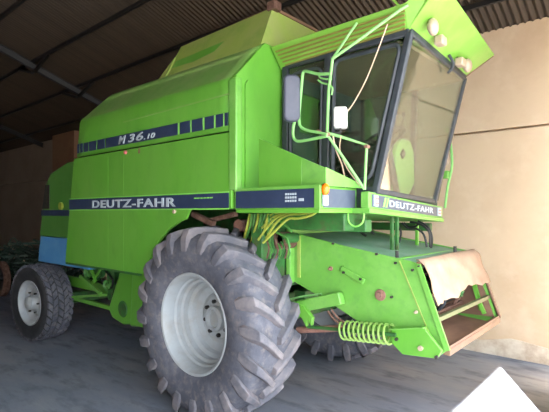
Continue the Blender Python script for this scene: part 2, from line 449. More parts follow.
# --- platform beside the cab
plat = MB(); plat.box(-2.62, -1.80, YS, 3.12, 1.80, 1.83); plat.box(-2.64, -1.80, YS, YS + .03, 1.83, 1.99); plat.box(-1.83, -1.80, YS, 3.05, 1.83, 1.99)
pf = P(plat, 'platform', 'green', bevel=.004)
P(MB().box(-2.62, -1.825, YS - .005, YS, 1.838, 1.972), 'navy_stripe', 'navy', parent=pf, smooth=False)
P(MB().box(-1.80, -1.794, YS + .05, 3.02, 1.838, 1.972), 'grey_stripe', 'navy_grey', parent=pf, smooth=False)
P(MB().box(-2.64, -1.79, YS - .008, YS, 1.974, 1.996), 'stripe_edge', 'green_hi', parent=pf)
P(MB().box(-1.835, -1.79, YS - .012, YS + .01, 1.83, 1.99), 'corner_angle', 'green_hi', parent=pf)
lb = MB()
for r in range(3):
    for c in range(5): lb.box(-2.10 + c * .022, -2.085 + c * .022, YS - .008, YS - .004, 1.88 + r * .025, 1.895 + r * .025)
lb.box(-1.975, -1.93, YS - .008, YS - .004, 1.885, 1.905)
P(lb, 'small_print', 'decal', parent=pf, smooth=False)
lamp = MB(); lamp.ball((-1.785, 2.60, 1.965), .03, .03, .042)
P(lamp, 'indicator_lamp', 'orange', parent=pf)
P(MB().box(-1.80, -1.775, 2.575, 2.63, 1.85, 1.925), 'side_marker', 'decal', parent=pf, bevel=.006)
# sloping guard on the platform edge
P(MB().prism([(-2.42, 2.60, 1.99), (-2.42, 2.60, 2.39), (-1.99, 2.60, 2.20), (-1.99, 2.60, 1.99)], (0, .02, 0)), 'platform_guard', 'green', parent=pf, bevel=.004)
P(MB().prism([(-1.99, 2.60, 1.99), (-1.99, 2.60, 2.20), (-1.80, 2.60, 2.12), (-1.80, 2.60, 1.99)], (0, .02, 0)).prism([(-1.80, 2.60, 1.99), (-1.80, 2.60, 2.12), (-1.78, 3.06, 2.02), (-1.78, 3.06, 1.99)], (.02, 0, 0)),
  'platform_guard', M['decal_line'] if False else M['green_hi'], parent=pf, smooth=False)

# --- cab
cab = empty('cab', (-2.0, 3.76, 1.83), parent=H)
YN, YF = 3.10, 4.43
NT = Vector((-1.39, YN, 3.11)); NB = Vector((-1.665, YN, 1.96)); FT = Vector((-1.44, YF, 3.09)); FB = Vector((-1.71, YF - .06, 1.90))
RTp = Vector((-2.55, YN, 3.11)); RBp = Vector((-2.55, YN, 2.0))
RTf = Vector((-2.55, YF, 3.10)); RBf = Vector((-2.55, YF, 1.95))
fr = MB()
def lerp(a, b, t): return a + (b - a) * t
T = .045
fr.bar(NB, NT, T * 1.2, T * 1.1); fr.bar(FB, FT, T, T)
fr.bar(RBp, RTp, T * 1.4, T); fr.bar(RBf, RTf, T * 1.4, T)
fr.bar(RTp, NT, T, .06); fr.bar(RTf, FT, T, T)
fr.bar(NT, FT, T * .8, .05); fr.bar(NB + Vector((0, 0, .01)), FB + Vector((0, 0, .01)), T * .8, T)
fr.bar(RBp, NB, T, .08); fr.bar(RBf, FB, T, .06)
fr.bar((-2.13, YN, 1.98), (-2.09, YN, 3.1), .07, T)
fr.bar((-1.97, YF, 1.96), (-1.93, YF, 3.08), .06, T)
P(fr, 'cab_frame', 'frame', parent=cab, bevel=.01)
# inner door frame with rounded corners
def rrect(a, b, c, d, r=.12, n=5):
    out = []; Q = [Vector(q) for q in (a, b, c, d)]
    for i in range(4):
        p, q0, q1 = Q[i], Q[i - 1], Q[(i + 1) % 4]
        u = (q0 - p).normalized() * r; w = (q1 - p).normalized() * r
        for k in range(n + 1):
            t = k / n; out.append(p + u * (1 - t) ** 2 + w * t ** 2)
    return out
dr = MB(); dr.tube(rrect((-2.05, YN - .012, 2.06), (-1.70, YN - .012, 2.06), (-1.45, YN - .012, 3.04), (-2.03, YN - .012, 3.04), .08), .017, 6, closed=True)
dr.tube(rrect((-2.49, YN - .012, 2.10), (-2.17, YN - .012, 2.10), (-2.15, YN - .012, 3.02), (-2.49, YN - .012, 3.02), .09), .014, 6, closed=True)
P(dr, 'window_seal', 'frame', parent=cab)
def pane(q, name, m='glass', t=.006):
    mb = MB(); q = [Vector(v) for v in q]; nn = (q[1] - q[0]).cross(q[2] - q[0]).normalized() * t
    mb.prism(q, nn); return P(mb, name, m, parent=cab, smooth=False)
pane([(-2.11, YN, 2.0), (-1.66, YN, 1.98), (-1.40, YN, 3.09), (-2.09, YN, 3.09)], 'door_glass')
pane([(-2.53, YN, 2.0), (-2.13, YN, 2.0), (-2.11, YN, 3.09), (-2.53, YN, 3.09)], 'side_window')
pane([(-2.53, YF, 1.98), (-1.69, YF, 1.92), (-1.45, YF, 3.07), (-2.53, YF, 3.07)], 'side_window')
pane([NB + Vector((0, .02, .02)), FB + Vector((0, -.02, .02)), FT + Vector((0, -.02, -.02)), NT + Vector((0, .02, -.02))], 'windscreen', 'glass_front')
# windscreen rubber wipers / pillar trim
fl = MB(); fl.box(-2.55, -1.70, YN, YF, 1.84, 1.96); P(fl, 'cab_floor', 'cab_in', parent=cab)
rw = MB(); rw.box(-2.58, -2.55, YN + .02, YF - .02, 1.9, 2.55); rw.box(-2.58, -2.55, YN + .02, YF - .02, 2.92, 3.1)
rw.box(-2.58, -2.55, YN + .02, 3.3, 2.55, 2.92); rw.box(-2.58, -2.55, 4.2, YF - .02, 2.55, 2.92)
P(rw, 'rear_wall', 'cab_in', parent=cab, smooth=False)
P(MB().box(-2.55, -1.45, YN + .03, YF - .03, 3.05, 3.08), 'headliner', 'liner', parent=cab)
st = MB(); st.box(-2.42, -1.98, 3.52, 3.98, 2.24, 2.36); st.hexa([(-2.48, 3.52, 2.34), (-2.36, 3.52, 2.34), (-2.36, 3.98, 2.34), (-2.48, 3.98, 2.34)], [(-2.54, 3.56, 2.88), (-2.45, 3.56, 2.88), (-2.45, 3.94, 2.88), (-2.54, 3.94, 2.88)])
st.box(-2.34, -2.08, 3.62, 3.88, 1.96, 2.24); st.box(-2.4, -2.02, 3.46, 3.51, 2.48, 2.53); st.box(-2.4, -2.02, 3.99, 4.04, 2.48, 2.53)
P(st, 'seat', 'seat', parent=cab, bevel=.03)
sw = MB(); sw.tube([(-1.80, 3.75, 1.96), (-1.90, 3.75, 2.46)], .03, 8)
ring = [Vector((-1.92, 3.75, 2.48)) + Vector((.17 * math.cos(a) , .19 * math.sin(a), .07 * math.cos(a))) for a in [2 * PI * i / 24 for i in range(24)]]
sw.tube(ring, .013, 8, closed=True)
for a in (0, 2.1, 4.2): sw.tube([(-1.92, 3.75, 2.47), Vector((-1.92, 3.75, 2.48)) + Vector((.17 * math.cos(a), .19 * math.sin(a), .07 * math.cos(a)))], .01, 6)
P(sw, 'steering_wheel', 'seat', parent=cab)
cs = MB(); cs.box(-2.4, -1.95, 4.1, 4.32, 1.96, 2.55); P(cs, 'control_console', 'cab_in', parent=cab, bevel=.03)
lv = MB()
for i in range(3): lv.tube([(-2.1 + i * .06, 4.15, 2.54), (-2.06 + i * .07, 4.13, 2.74)], .008, 6); lv.ball((-2.06 + i * .07, 4.13, 2.76), .02, .02, .025, 10, 8)
P(lv, 'control_levers', 'seat', parent=cab)
# green steering pedestal cover seen low through the windscreen
ga, gb = at(393, 195, x=-1.78), at(413, 195, x=-1.78)
pz = MB(); yA, yB = 3.87, 4.26
pz.prism([(-1.88, yA, 1.97), (-1.88, yA + .30, 1.97), (-1.86, yB, 2.10), (-1.86, yB - .02, 2.40), (-1.86, yB - .10, 2.50), (-1.86, yA + .12, 2.50), (-1.86, yA + .02, 2.44), (-1.87, yA, 2.36)], (-.045, 0, 0))
P(pz, 'pedal_guard', 'green_hi', parent=cab, bevel=.01)
P(MB().bar((-1.857, yA + .09, 2.33), (-1.857, yA + .14, 2.38), .02, .06, (0, 0, 1)), 'guard_slot', 'iron', parent=cab)
# roof with louvred flanks and forward visor
YRN, YRF = 2.95, 4.55
rf = MB()
def roof_mesh(mb, N, F):
    a = [mb.v(p) for p in N]; b = [mb.v(p) for p in F]
    mb.bm.faces.new((a[0], a[1], a[4], a[5])); mb.bm.faces.new((a[1], a[2], a[3], a[4]))
    mb.bm.faces.new((b[0], b[1], b[4], b[5])); mb.bm.faces.new((b[1], b[2], b[3], b[4]))
    for i in range(6):
        j = (i + 1) % 6; mb.bm.faces.new((a[i], a[j], b[j], b[i]))
roof_mesh(rf, [(-2.60, YN - .01, 3.085), (-1.40, YN - .01, 3.118), (-1.10, YRN, 3.33), (-1.12, YRN, 3.36), (-1.36, YRN, 3.258), (-2.60, YRN, 3.25)],
          [(-2.60, YF + .01, 3.09), (-1.445, YF + .01, 3.10), (-1.205, YRF, 3.285), (-1.225, YRF, 3.315), (-1.44, YRF, 3.23), (-2.60, YRF, 3.22)])
roof = P(rf, 'cab_roof', 'green_visor', parent=cab, smooth=False, bevel=.006)
lo = MB()
for k in range(5):
    t = .12 + k * .17
    a = lerp(Vector((-2.53, YN - .014, 3.088)), Vector((-2.57, YRN - .004, 3.235)), t); b = lerp(Vector((-1.42, YN - .014, 3.116)), Vector((-1.36, YRN - .004, 3.24)), t)
    lo.bar(a, b, .012, .012)
P(lo, 'roof_louvres', mat('brownish_louvre_paint', (.50, .48, .22), .6, var=(.45, .38, .2), scale=8, amount=.6), parent=cab)
# visor lamps: two pairs, each lens on a short stalk from the visor
def on_visor(px, py, off=0):
    """point on the sloping visor plane"""
    o = Vector((-1.40, YN, 3.118)); u = Vector((-1.445, YF, 3.10)) - o; w = Vector((-1.10, YRN, 3.33)) - o
    n = u.cross(w).normalized(); d = FW + RT * ((px - 274.5) / FPX) + Vector((0, 0, (213 - py) / FPX))
    if n.dot(d) > 0: n = -n
    t = (o + n * off - EYE).dot(n) / d.dot(n)
    return EYE + d * t, n
for i, (px, py, kind) in enumerate(((433, 27, 'oval'), (440.5, 41, 'box'), (460.5, 62.5, 'box'), (467.5, 65.5, 'oval'))):
    c, n = on_visor(px, py, .055)
    mb = MB()
    if kind == 'oval':
        mb.ball(c, .038, .058, .062, 18, 12)
    else:
        mb.box(c.x - .035, c.x + .035, c.y - .05, c.y + .05, c.z - .035, c.z + .035)
    L = P(mb, 'work_lamp', 'lamp_white', parent=cab, bevel=0 if kind == 'oval' else .012)
    P(MB().tube([c - n * .07, c - n * .01], .012, 8), 'lamp_stalk', 'iron', parent=cab)
c, n = on_visor(449, 55)
P(MB().tube([c, c + n * .05 + Vector((.0, .02, -.03)), c + Vector((0, .05, -.11)), c + Vector((-.02, .03, -.14))], .013, 8, 5), 'lamp_conduit', 'frame', parent=cab)
P(MB().tube([(-1.22, YRF + .005, 3.28), (-1.44, YF + .02, 3.10)], .008, 6), 'visor_edge', 'brown', parent=cab)

# front panel under the windscreen
pn = [Vector((-1.66, 2.985, 1.835)), Vector((-1.66, 4.46, 1.745)), Vector((-1.66, 4.46, 1.862)), Vector((-1.66, 2.985, 1.962))]
P(MB().prism([p + Vector((-.07, 0, 0)) for p in pn], (.07, 0, 0)), 'front_panel', 'green_hi', parent=cab, bevel=.008)
lipm = MB(); lipm.hexa([(-2.55, 2.99, 1.80), (-1.65, 2.985, 1.80), (-1.65, 4.47, 1.71), (-2.55, 4.47, 1.71)], [(-2.55, 2.99, 1.845), (-1.65, 2.985, 1.838), (-1.65, 4.47, 1.748), (-2.55, 4.47, 1.76)])
P(lipm, 'floor_beam', 'green_hi', parent=cab, bevel=.006)
ux = (pn[1] - pn[0]).normalized(); uz = Vector((0, 0, 1))
def pp(a, b): return pn[0] + (pn[1] - pn[0]) * a + (lerp(pn[3], pn[2], a) - lerp(pn[0], pn[1], a)) * b
P(MB().prism([pp(.03, .12), pp(.97, .12), pp(.97, .86), pp(.03, .86)], (.004, 0, 0)), 'grey_stripe', 'navy_grey', parent=cab, smooth=False)
tb = text_mb('DEUTZ-FAHR', pp(.22, .28) + Vector((.005, 0, 0)), ux, uz - ux * .0, .90, .052, .003, .018)
P(tb, 'lettering', 'decal', parent=cab)
eb = MB()
for k in range(2):
    a = .145 + k * .03; eb.prism([pp(a, .2), pp(a + .018, .2), pp(a + .042, .8), pp(a + .024, .8)], (.006, 0, 0))
P(eb, 'slashed_emblem', 'decal_line', parent=cab, smooth=False)
for a, b in ((.045, .085), (.90, .95)):
    rm = MB(); rm.prism([pp(a, .16), pp(b, .16), pp(b, .84), pp(a, .84)], (.016, 0, 0)); rl = P(rm, 'marker_lamp', 'decal', parent=cab, bevel=.004)
    rr = MB()
    for k in range(2): rr.prism([pp(a + .004, .3 + k * .27) + Vector((.014, 0, 0)), pp(b - .004, .3 + k * .27) + Vector((.014, 0, 0)), pp(b - .004, .4 + k * .27) + Vector((.014, 0, 0)), pp(a + .004, .4 + k * .27) + Vector((.014, 0, 0))], (.006, 0, 0))
    P(rr, 'marker_lamp_bars', 'red', parent=cab, smooth=False)
# far mirror bracket beyond the windscreen
fm = MB(); fm.tube([at(445, 208, y=4.62), at(448, 185, y=4.62), at(452, 165, y=4.62), at(450, 140, y=4.62), at(446, 128, y=4.62)], .013, 7, 4)
P(fm, 'far_mirror_arm', 'rail', parent=cab)
p = at(446, 160, y=4.60)
P(MB().ball(p, .035, .03, .055, 12, 8), 'far_mirror', 'lamp_white', parent=cab)
P(MB().box(p.x - .03, p.x + .03, 4.57, 4.63, p.z - .19, p.z - .11), 'far_mirror_bracket', 'green_hi', parent=cab, bevel=.01)

# --- mirror, rail work beside the cab
YM = 2.80
rails = empty('mirror_arm', at(328, 190, y=YM), parent=H)
def px(pts, y): return [at(a, b, y=y) for a, b in pts]
R_ = .0115
def rail(name, pts, r=R_, sm=0, m='rail'): return P(MB().tube(pts, r, 8, sm), name, m, parent=rails)
rail('mast', px([(332.5, 58.7), (330.5, 75), (328.5, 92), (327, 134.6)], YM) + [at(345, 160, y=2.88), at(364.5, 189.5, y=2.98)])
rail('long_stay', [at(332.5, 58.7, y=YM), at(356, 42, y=2.84), at(400, 10, y=2.94), at(408, 5, y=2.96)])
rail('short_stay', [at(332.5, 58.7, y=YM), at(356.7, 23, y=2.94)], .010)
rail('brace', [at(364.5, 189.5, y=2.98), at(366.7, 145, y=2.93), at(340, 136.5, y=2.85), at(327, 133, y=YM)], sm=0)
rail('mirror_loop', px([(331, 73.5), (318, 74), (306, 71.3), (302.8, 74), (301.4, 88), (299.6, 108), (299, 120), (301, 127), (308, 130.5), (318, 132.5), (327, 134.6)], 2.74), sm=4)
rail('mirror_loop', px([(296, 118), (293.6, 126), (293, 134), (294.8, 139.5), (300, 141.2), (313, 139), (327, 136)], 2.72), sm=4)
rail('hook', px([(319, 74), (320, 77.5), (326, 79), (331.5, 79)], YM), .007, 3)
rail('hook', px([(318, 80), (322, 83), (328, 84.5), (332.4, 88), (331.5, 95)], YM), .007, 3)
for a, b in ((318, 131.5), (327, 134), (366.5, 146.5)):
    q = at(a, b, y=YM - .02 if a < 340 else 2.92)
    P(MB().cyl(q - Vector((0, .012, 0)), .014, .04, (0, 1, 0), 10), 'clamp', 'rust_pink', parent=rails)
# big wing mirror: rounded shell, glass on the far side
def rounded_slab(c, hw, hh, t, yaw, r):
    mb = MB(); pts = []
    for cx, cz, a0 in ((hw - r, hh - r, 0), (-hw + r, hh - r, 90), (-hw + r, -hh + r, 180), (hw - r, -hh + r, 270)):
        for k in range(6):
            a = math.radians(a0 + 18 * k); pts.append((cx + r * math.cos(a), cz + r * math.sin(a)))
    cy, sy = math.cos(yaw), math.sin(yaw)
    U = Vector((cy, sy, 0)); N = Vector((-sy, cy, 0)); c = Vector(c)
    mb.prism([c + U * a + Vector((0, 0, b)) - N * t / 2 for a, b in pts], N * t); return mb, U, N
mc = at(291.5, 98.5, y=2.69)
YAW = math.radians(AZ * 0 + 78)
slab, U, N = rounded_slab(mc, .066, .18, .055, math.radians(52), .045)
mir = P(slab, 'wing_mirror', 'mirror_shell', parent=rails, bevel=.018, seg=3)
gsl, _, _ = rounded_slab(mc + N * .029, .058, .168, .004, math.radians(52), .026)
P(gsl, 'mirror_glass', 'mirror', parent=rails, smooth=False)
# white work light on the mast and its cable
wl = at(340.5, 118, y=2.86)
wm, _, _ = rounded_slab(wl, .05, .078, .09, math.radians(30), .02)
P(wm, 'work_light', 'white', parent=rails, bevel=.012)
P(MB().tube([wl + Vector((0, 0, -.075)), wl + Vector((.0, 0, -.11)), at(334, 133, y=2.84)], .009, 6), 'work_light_foot', 'iron', parent=rails)
P(MB().tube([at(345, 114, y=2.9), at(353, 104, y=2.93), at(366, 80, y=2.96), at(378, 50, y=2.97), at(387.5, 24, y=2.97)], .0045, 6, 4), 'lamp_cable', 'cable', parent=rails)
P(MB().tube([at(333, 136, y=2.82), at(336, 150, y=2.9), at(342, 165, y=2.98), at(345, 180, y=3.0), at(345.5, 192, y=3.0)], .005, 6, 4), 'hanging_cable', 'cable', parent=rails)
P(MB().tube([at(341, 136, y=2.82), at(340, 150, y=2.9), at(347, 168, y=2.98), at(360, 186, y=2.98)], .004, 6, 4), 'hanging_cable', 'cable', parent=rails)
# green bar rising from the cab roof corner
P(MB().bar(at(402, 9, y=2.98), at(388, -6, y=2.98), .03, .015), 'roof_bar', 'green_visor', parent=cab)

# --- wheels
def big_tyre(name, root, R, W, rim_r, lugs, lug_h, outer):
    """outer = y direction sign of the outer face; geometry about root origin"""
    c = ORG[root.name]; s = outer; mb = MB()
    h = W / 2
    prof = [(rim_r, -h * .80), (rim_r + .015, -h * .86), (rim_r + .05, -h * .95), (rim_r + (R - rim_r) * .45, -h * 1.03), (rim_r + (R - rim_r) * .70, -h * .99), (R * .93, -h * .88), (R * .962, -h * .74), (R * .975, -h * .4), (R * .98, 0),
            (R * .975, h * .4), (R * .962, h * .74), (R * .93, h * .88), (rim_r + (R - rim_r) * .70, h * .99), (rim_r + (R - rim_r) * .45, h * 1.03), (rim_r + .05, h * .95), (rim_r + .015, h * .86), (rim_r, h * .80)]
    R0 = R - lug_h
    k = R0 / (R * .98)
    prof = [(r * k if r > rim_r + .1 else r, o) for r, o in prof]
    mb.lathe(prof, c, (0, 1, 0), 96)
    P(mb, 'tyre_carcass', 'tyre', parent=root)
    def base(v):   # carcass radius at lateral position v (0 centre .. 1 shoulder .. 1.2 sidewall)
        if v < .75: return R0 * (1 - .012 * (v / .75) ** 2)
        return R0 * (.988 - .045 * ((v - .75) / .25) ** 1.5) if v < 1 else R0 * .943
    lg = MB()
    for side in (-1, 1):
        for i in range(lugs):
            th0 = 2 * PI * (i + (.5 if side > 0 else 0)) / lugs
            secs = []
            #        lateral, base r, top r, angle offset, half width base, half width top
            sl = [(.99, R0 * .78, R0 * .80, .070, .040, .030), (1.0, R0 * .87, R0 * .925, .058, .056, .038), (.95, R0 * .93, R * .978, .04, .058, .038), (.72, R0 * .97, R * .993, .0, .056, .034), (.40, R0 * .975, R, -.06, .052, .030), (.10, R0 * .98, R, -.125, .050, .030), (-.08, R0 * .98, R, -.155, .042, .024)]
            for v, rb_, rt, da, wb, wt in sl:
                y = side * v * h
                th = th0 + da * 1.35
                ring = []
                for (r, w) in ((rb_, -wb), (rt, -wt), (rt, wt), (rb_, wb)):
                    a = th + w / r
                    yy = y
                    if v > .98 and r == rt: yy = side * (v * h + .014)
                    ring.append(lg.v(c + Vector((r * math.cos(a), yy, r * math.sin(a)))))
                secs.append(ring)
            for A, B in zip(secs[:-1], secs[1:]):
                for j in range(3): lg.bm.faces.new((A[j], A[j + 1], B[j + 1], B[j]))
            lg.bm.faces.new(secs[0]); lg.bm.faces.new(secs[-1][::-1])
    P(lg, 'tread_lugs', 'tread', parent=root, bevel=.006, angle=30)

def rim_mesh(root, rr, h, dish, s, bolts=8, hub_r=.185):
    """s=-1: outer face towards -y"""
    c = ORG[root.name]
    o = lambda d: s * (h - d)       # depth d inward from the outer flange
    prof = [(rr + .012, o(.012)), (rr + .020, o(-.004)), (rr + .012, o(-.014)), (rr - .004, o(-.008)), (rr - .018, o(.02)), (rr - .030, o(.06)), (rr - .034, o(.10)), (rr - .050, o(.115)), (rr - .054, o(.16)), (rr - .075, o(.175)),
            (rr - .080, o(.23)), (rr - .11, o(.25)), (rr - .125, o(dish)), (hub_r + .05, o(dish + .03)), (hub_r + .02, o(dish + .01)), (hub_r, o(dish)), (0, o(dish))]
    P(MB().lathe(prof, c, (0, 1, 0), 64), 'rim', 'rim', parent=root, angle=22)
    inner = [(rr + .012, -o(.012)), (rr + .012, -o(-.012)), (rr - .02, -o(.02)), (rr - .05, -o(.11)), (rr - .10, -o(.2)), (rr - .10, o(dish))]
    P(MB().lathe(inner, c, (0, 1, 0), 48), 'rim_barrel', 'rim', parent=root, angle=50)
    hb = MB(); hb.lathe([(hub_r * .62, o(dish)), (hub_r * .60, o(dish - .05)), (hub_r * .45, o(dish - .065)), (hub_r * .40, o(dish - .03)), (0, o(dish - .03))], c, (0, 1, 0), 32)
    P(hb, 'hub', 'rim', parent=root)
    for i in range(bolts):
        a = 2 * PI * i / bolts + .2
        q = c + Vector((math.cos(a) * hub_r * .82, o(dish), math.sin(a) * hub_r * .82))
        P(MB().cyl(q, .018, s * .028, (0, 1, 0), 6), 'wheel_nut', 'iron', parent=root)

def front_wheel(yc, s):
    w = empty('front_wheel', (-3.08, yc, .842), parent=H)
    big_tyre('tyre', w, .842, .53, .425, 20, .048, s)
    rim_mesh(w, .425, .225, .29, s)
    return w
front_wheel(2.42 + .275, -1)
front_wheel(2 * YC - 2.695, 1)

def rear_wheel(yc, s, steer):
    c = Vector((-6.74, yc, .54))
    w = empty('rear_wheel', c, parent=H)
    R, W, rr = .54, .37, .30; h = W / 2
    prof = [(rr, -h * .75), (rr + .02, -h * .9), (rr + .10, -h * 1.04), (R * .88, -h * 1.0), (R * .95, -h * .86), (R * .968, -h * .5), (R * .97, 0), (R * .968, h * .5), (R * .95, h * .86), (R * .88, h), (rr + .10, h * 1.04), (rr + .02, h * .9), (rr, h * .75)]
    P(MB().lathe(prof, c, (0, 1, 0), 72), 'tyre_carcass', M['tyre_dark'], parent=w)
    tb = MB(); n = 32
    for row, (v, dv, ph) in enumerate(((-.80, .15, 0), (-.42, .16, .5), (0, .17, 0), (.42, .16, .5), (.80, .15, 0))):
        rt = R * (1.0 if abs(v) < .5 else .985); rb_ = R * .92
        for i in range(n):
            a0 = 2 * PI * (i + ph) / n; da = 2 * PI / n * .37; sk = .05 * (1 if row % 2 else -1)
            lo = []; hi = []
            for (sa, sv) in ((-1, -1), (1, -1), (1, 1), (-1, 1)):
                a = a0 + sa * da + sk * sv; y = (v + sv * dv) * h
                lo.append(c + Vector((rb_ * math.cos(a), y, rb_ * math.sin(a))))
                hi.append(c + Vector((rt * math.cos(a), y, rt * math.sin(a))))
            tb.hexa(lo, hi)
    P(tb, 'tread_blocks', 'tyre', parent=w, smooth=False)
    o = lambda d: s * (h * .9 - d)
    P(MB().lathe([(rr + .01, o(.01)), (rr + .016, o(-.006)), (rr, o(-.006)), (rr - .02, o(.03)), (rr - .03, o(.07)), (rr - .07, o(.09)), (rr - .10, o(.12)), (.12, o(.08)), (.10, o(.05)), (.09, o(-.01)), (.06, o(-.03)), (0, o(-.03))], c, (0, 1, 0), 48), 'rim', 'rim', parent=w, angle=45)
    P(MB().lathe([(rr + .01, -o(.01)), (rr, -o(-.006)), (rr - .04, -o(.09)), (rr - .10, o(.12))], c, (0, 1, 0), 40), 'rim_barrel', 'rim', parent=w, angle=45)
    for i in range(6):
        a = 2 * PI * i / 6
        P(MB().cyl(c + Vector((math.cos(a) * .15, o(.06), math.sin(a) * .15)), .013, s * .03, (0, 1, 0), 6), 'wheel_nut', 'iron', parent=w)
    w.rotation_euler = (0, 0, steer)
    return w
rear_wheel(2.49 + .19, -1, math.radians(6))
rear_wheel(2 * YC - 2.68, 1, math.radians(6))

# --- axles, frame and running gear under the body
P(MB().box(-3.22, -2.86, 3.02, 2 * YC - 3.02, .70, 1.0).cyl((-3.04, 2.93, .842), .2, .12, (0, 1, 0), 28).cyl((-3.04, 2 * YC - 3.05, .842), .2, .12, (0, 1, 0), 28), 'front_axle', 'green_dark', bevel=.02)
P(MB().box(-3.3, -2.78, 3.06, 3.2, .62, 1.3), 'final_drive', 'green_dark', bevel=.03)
P(MB().box(-6.83, -6.65, 2.98, 2 * YC - 2.98, .46, .62).box(-6.82, -6.66, 3.4, 3.55, .6, 1.3).box(-6.82, -6.66, 3.95, 4.1, .6, 1.3), 'rear_axle', 'green_dark', bevel=.01)
for y in (3.05, 4.35):
    P(MB().box(-6.9, -4.0, y, y + .06, .72, .86), 'chassis_rail', 'green', bevel=.008)
P(MB().bar((-6.4, 2.95, .60), (-5.0, 2.95, .60), .05, .05), 'tie_bar', 'green')
# side elevator leg with rounded foot
el = MB()
el.prism([(-5.20, 2.86, .62), (-5.12, 2.86, .52), (-4.86, 2.86, .47), (-4.70, 2.86, .50), (-4.50, 2.86, .66), (-4.42, 2.86, 1.25), (-4.85, 2.86, 1.25)], (0, .32, 0))
P(el, 'elevator_foot', 'green', bevel=.02)
P(MB().lathe([(.0, -.012), (.09, -.01), (.10, 0)], (-4.86, 2.86, .66), n=24), 'elevator_cover', 'green_dark')
P(MB().prism([(-4.45, 2.7, .55), (-4.0, 2.7, .60), (-4.0, 2.7, 1.2), (-4.40, 2.7, 1.2)], (0, .3, 0)), 'fan_housing', 'green', bevel=.02)
# pulleys, belt and struts between the wheels
for (a, b, r) in ((99, 268, .13), (89, 272, .09), (108, 285, .07)):
    q = at(a, b, y=2.95)
    P(MB().lathe([(0, -.03), (r * .3, -.03), (r * .35, -.012), (r * .8, -.008), (r, -.03), (r * 1.02, -.03), (r * .95, 0), (r * 1.02, .03), (0, .03)], q, n=32), 'pulley', 'green_dark' if r > .1 else 'hose_green')
bm_ = MB(); q1, q2, q3 = at(99, 263, y=2.95), at(84, 262, y=2.95), at(112, 288, y=2.95)
P(MB().tube([q1, q2, at(86, 276, y=2.95), q3, at(113, 280, y=2.95)], .012, 6, closed=True), 'drive_belt', 'black')
P(MB().bar(at(80, 276, y=2.88), at(101, 294, y=2.88), .03, .04), 'strut', 'green_hi')
P(MB().bar(at(72, 297, y=2.9), at(106, 295, y=2.9), .03, .03), 'strut', 'green_hi')
P(MB().bar(at(88, 262, y=2.9), at(96, 282, y=2.9), .03, .03), 'strut', 'green')
P(MB().bar(at(104, 262, y=2.92), at(92, 284, y=2.92), .02, .03), 'strut', 'green')
P(MB().box(-5.6, -5.0, 3.1, 4.3, .88, 1.2), 'cleaning_shoe', 'green_dark', bevel=.01)
P(MB().bar(at(110, 262, y=3.0), at(112, 300, y=3.0), .1, .05), 'strut', 'green_dark')

# rear hood over the straw walkers
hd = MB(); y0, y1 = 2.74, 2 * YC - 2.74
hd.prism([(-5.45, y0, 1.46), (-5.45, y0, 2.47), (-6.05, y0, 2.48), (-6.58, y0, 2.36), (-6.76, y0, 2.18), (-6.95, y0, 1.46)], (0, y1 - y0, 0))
hood = P(hd, 'straw_hood', mat('shaded_hood_green', (.26, .47, .18), .55, var=(.34, .52, .24), scale=3, amount=.5), bevel=.015)  # hood green darkened, the shade at the rear put into its colour
P(MB().prism([(-5.5, y0 + .02, 1.08), (-5.5, y0 + .02, 1.458), (-6.96, y0 + .02, 1.458), (-7.06, y0 + .02, 1.08)], (0, y1 - y0 - .04, 0)), 'hood_skirt', 'blue', bevel=.01)
P(MB().box(-6.88, -5.5, y0 - .006, y0, 1.76, 1.84), 'navy_stripe', 'navy', parent=hood, smooth=False)
P(MB().prism([(-6.60, y0 - .006, 1.86), (-6.84, y0 - .006, 1.86), (-6.74, y0 - .006, 2.2), (-6.60, y0 - .006, 2.2)], (0, .006, 0)), 'hood_vent', 'iron', parent=hood, smooth=False)
q = at(62, 206, y=y0)
P(MB().cyl(q - Vector((0, .03, 0)), .05, .04, n=16), 'hood_catch', 'yellow', parent=hood)

# --- feeder house (intake)
FY0, FY1 = 3.10, 4.36
fe = empty('feeder_house', (-1.8, YC, .8), parent=H)
side = [(-2.47, 1.63), (-1.94, 1.535), (-1.51, 1.470), (-1.40, 1.455), (-1.315, 1.432), (-1.11, .868), (-1.19, .80), (-1.55, .83), (-2.08, 1.06), (-2.47, 1.20)]
for ya, yb in ((FY0, FY0 + .02), (FY1 - .02, FY1)):
    P(MB().prism([(x, ya, z) for x, z in side], (0, yb - ya, 0)), 'side_plate', 'green_hi', parent=fe, bevel=.004)
tp = MB()
tops = side[:5]
for (xa, za), (xb, zb) in zip(tops[:-1], tops[1:]):
    tp.hexa([(xa, FY0 + .02, za - .03), (xb, FY0 + .02, zb - .03), (xb, FY1 - .02, zb - .03), (xa, FY1 - .02, za - .03)], [(xa, FY0 + .02, za - .012), (xb, FY0 + .02, zb - .012), (xb, FY1 - .02, zb - .012), (xa, FY1 - .02, za - .012)])
P(tp, 'top_sheet', 'foil', parent=fe, smooth=False)
P(MB().bar((-1.50, FY0 + .02, 1.45), (-1.50, FY1, 1.44), .03, .03).bar((-1.33, FY0 + .01, 1.432), (-1.33, FY1, 1.425), .03, .03), 'top_rib', 'green_hi', parent=fe)
fp = MB()
for (xa, za), (xb, zb) in zip(side[5:-1], side[6:]):
    fp.hexa([(xa, FY0 + .02, za), (xb, FY0 + .02, zb), (xb, FY1 - .02, zb), (xa, FY1 - .02, za)], [(xa, FY0 + .02, za + .02), (xb, FY0 + .02, zb + .02), (xb, FY1 - .02, zb + .02), (xa, FY1 - .02, za + .02)])
P(fp, 'floor_sheet', 'brown', parent=fe, smooth=False)
P(MB().box(-2.50, -2.455, FY0 - .06, FY1 + .04, 1.19, 1.66), 'rear_flange', 'green_hi', parent=fe, bevel=.006)
P(MB().bar((-2.40, FY0 - .006, 1.60), (-2.40, FY0 - .006, 1.24), .03, .012, (0, 1, 0)), 'seam_rib', 'olive', parent=fe)
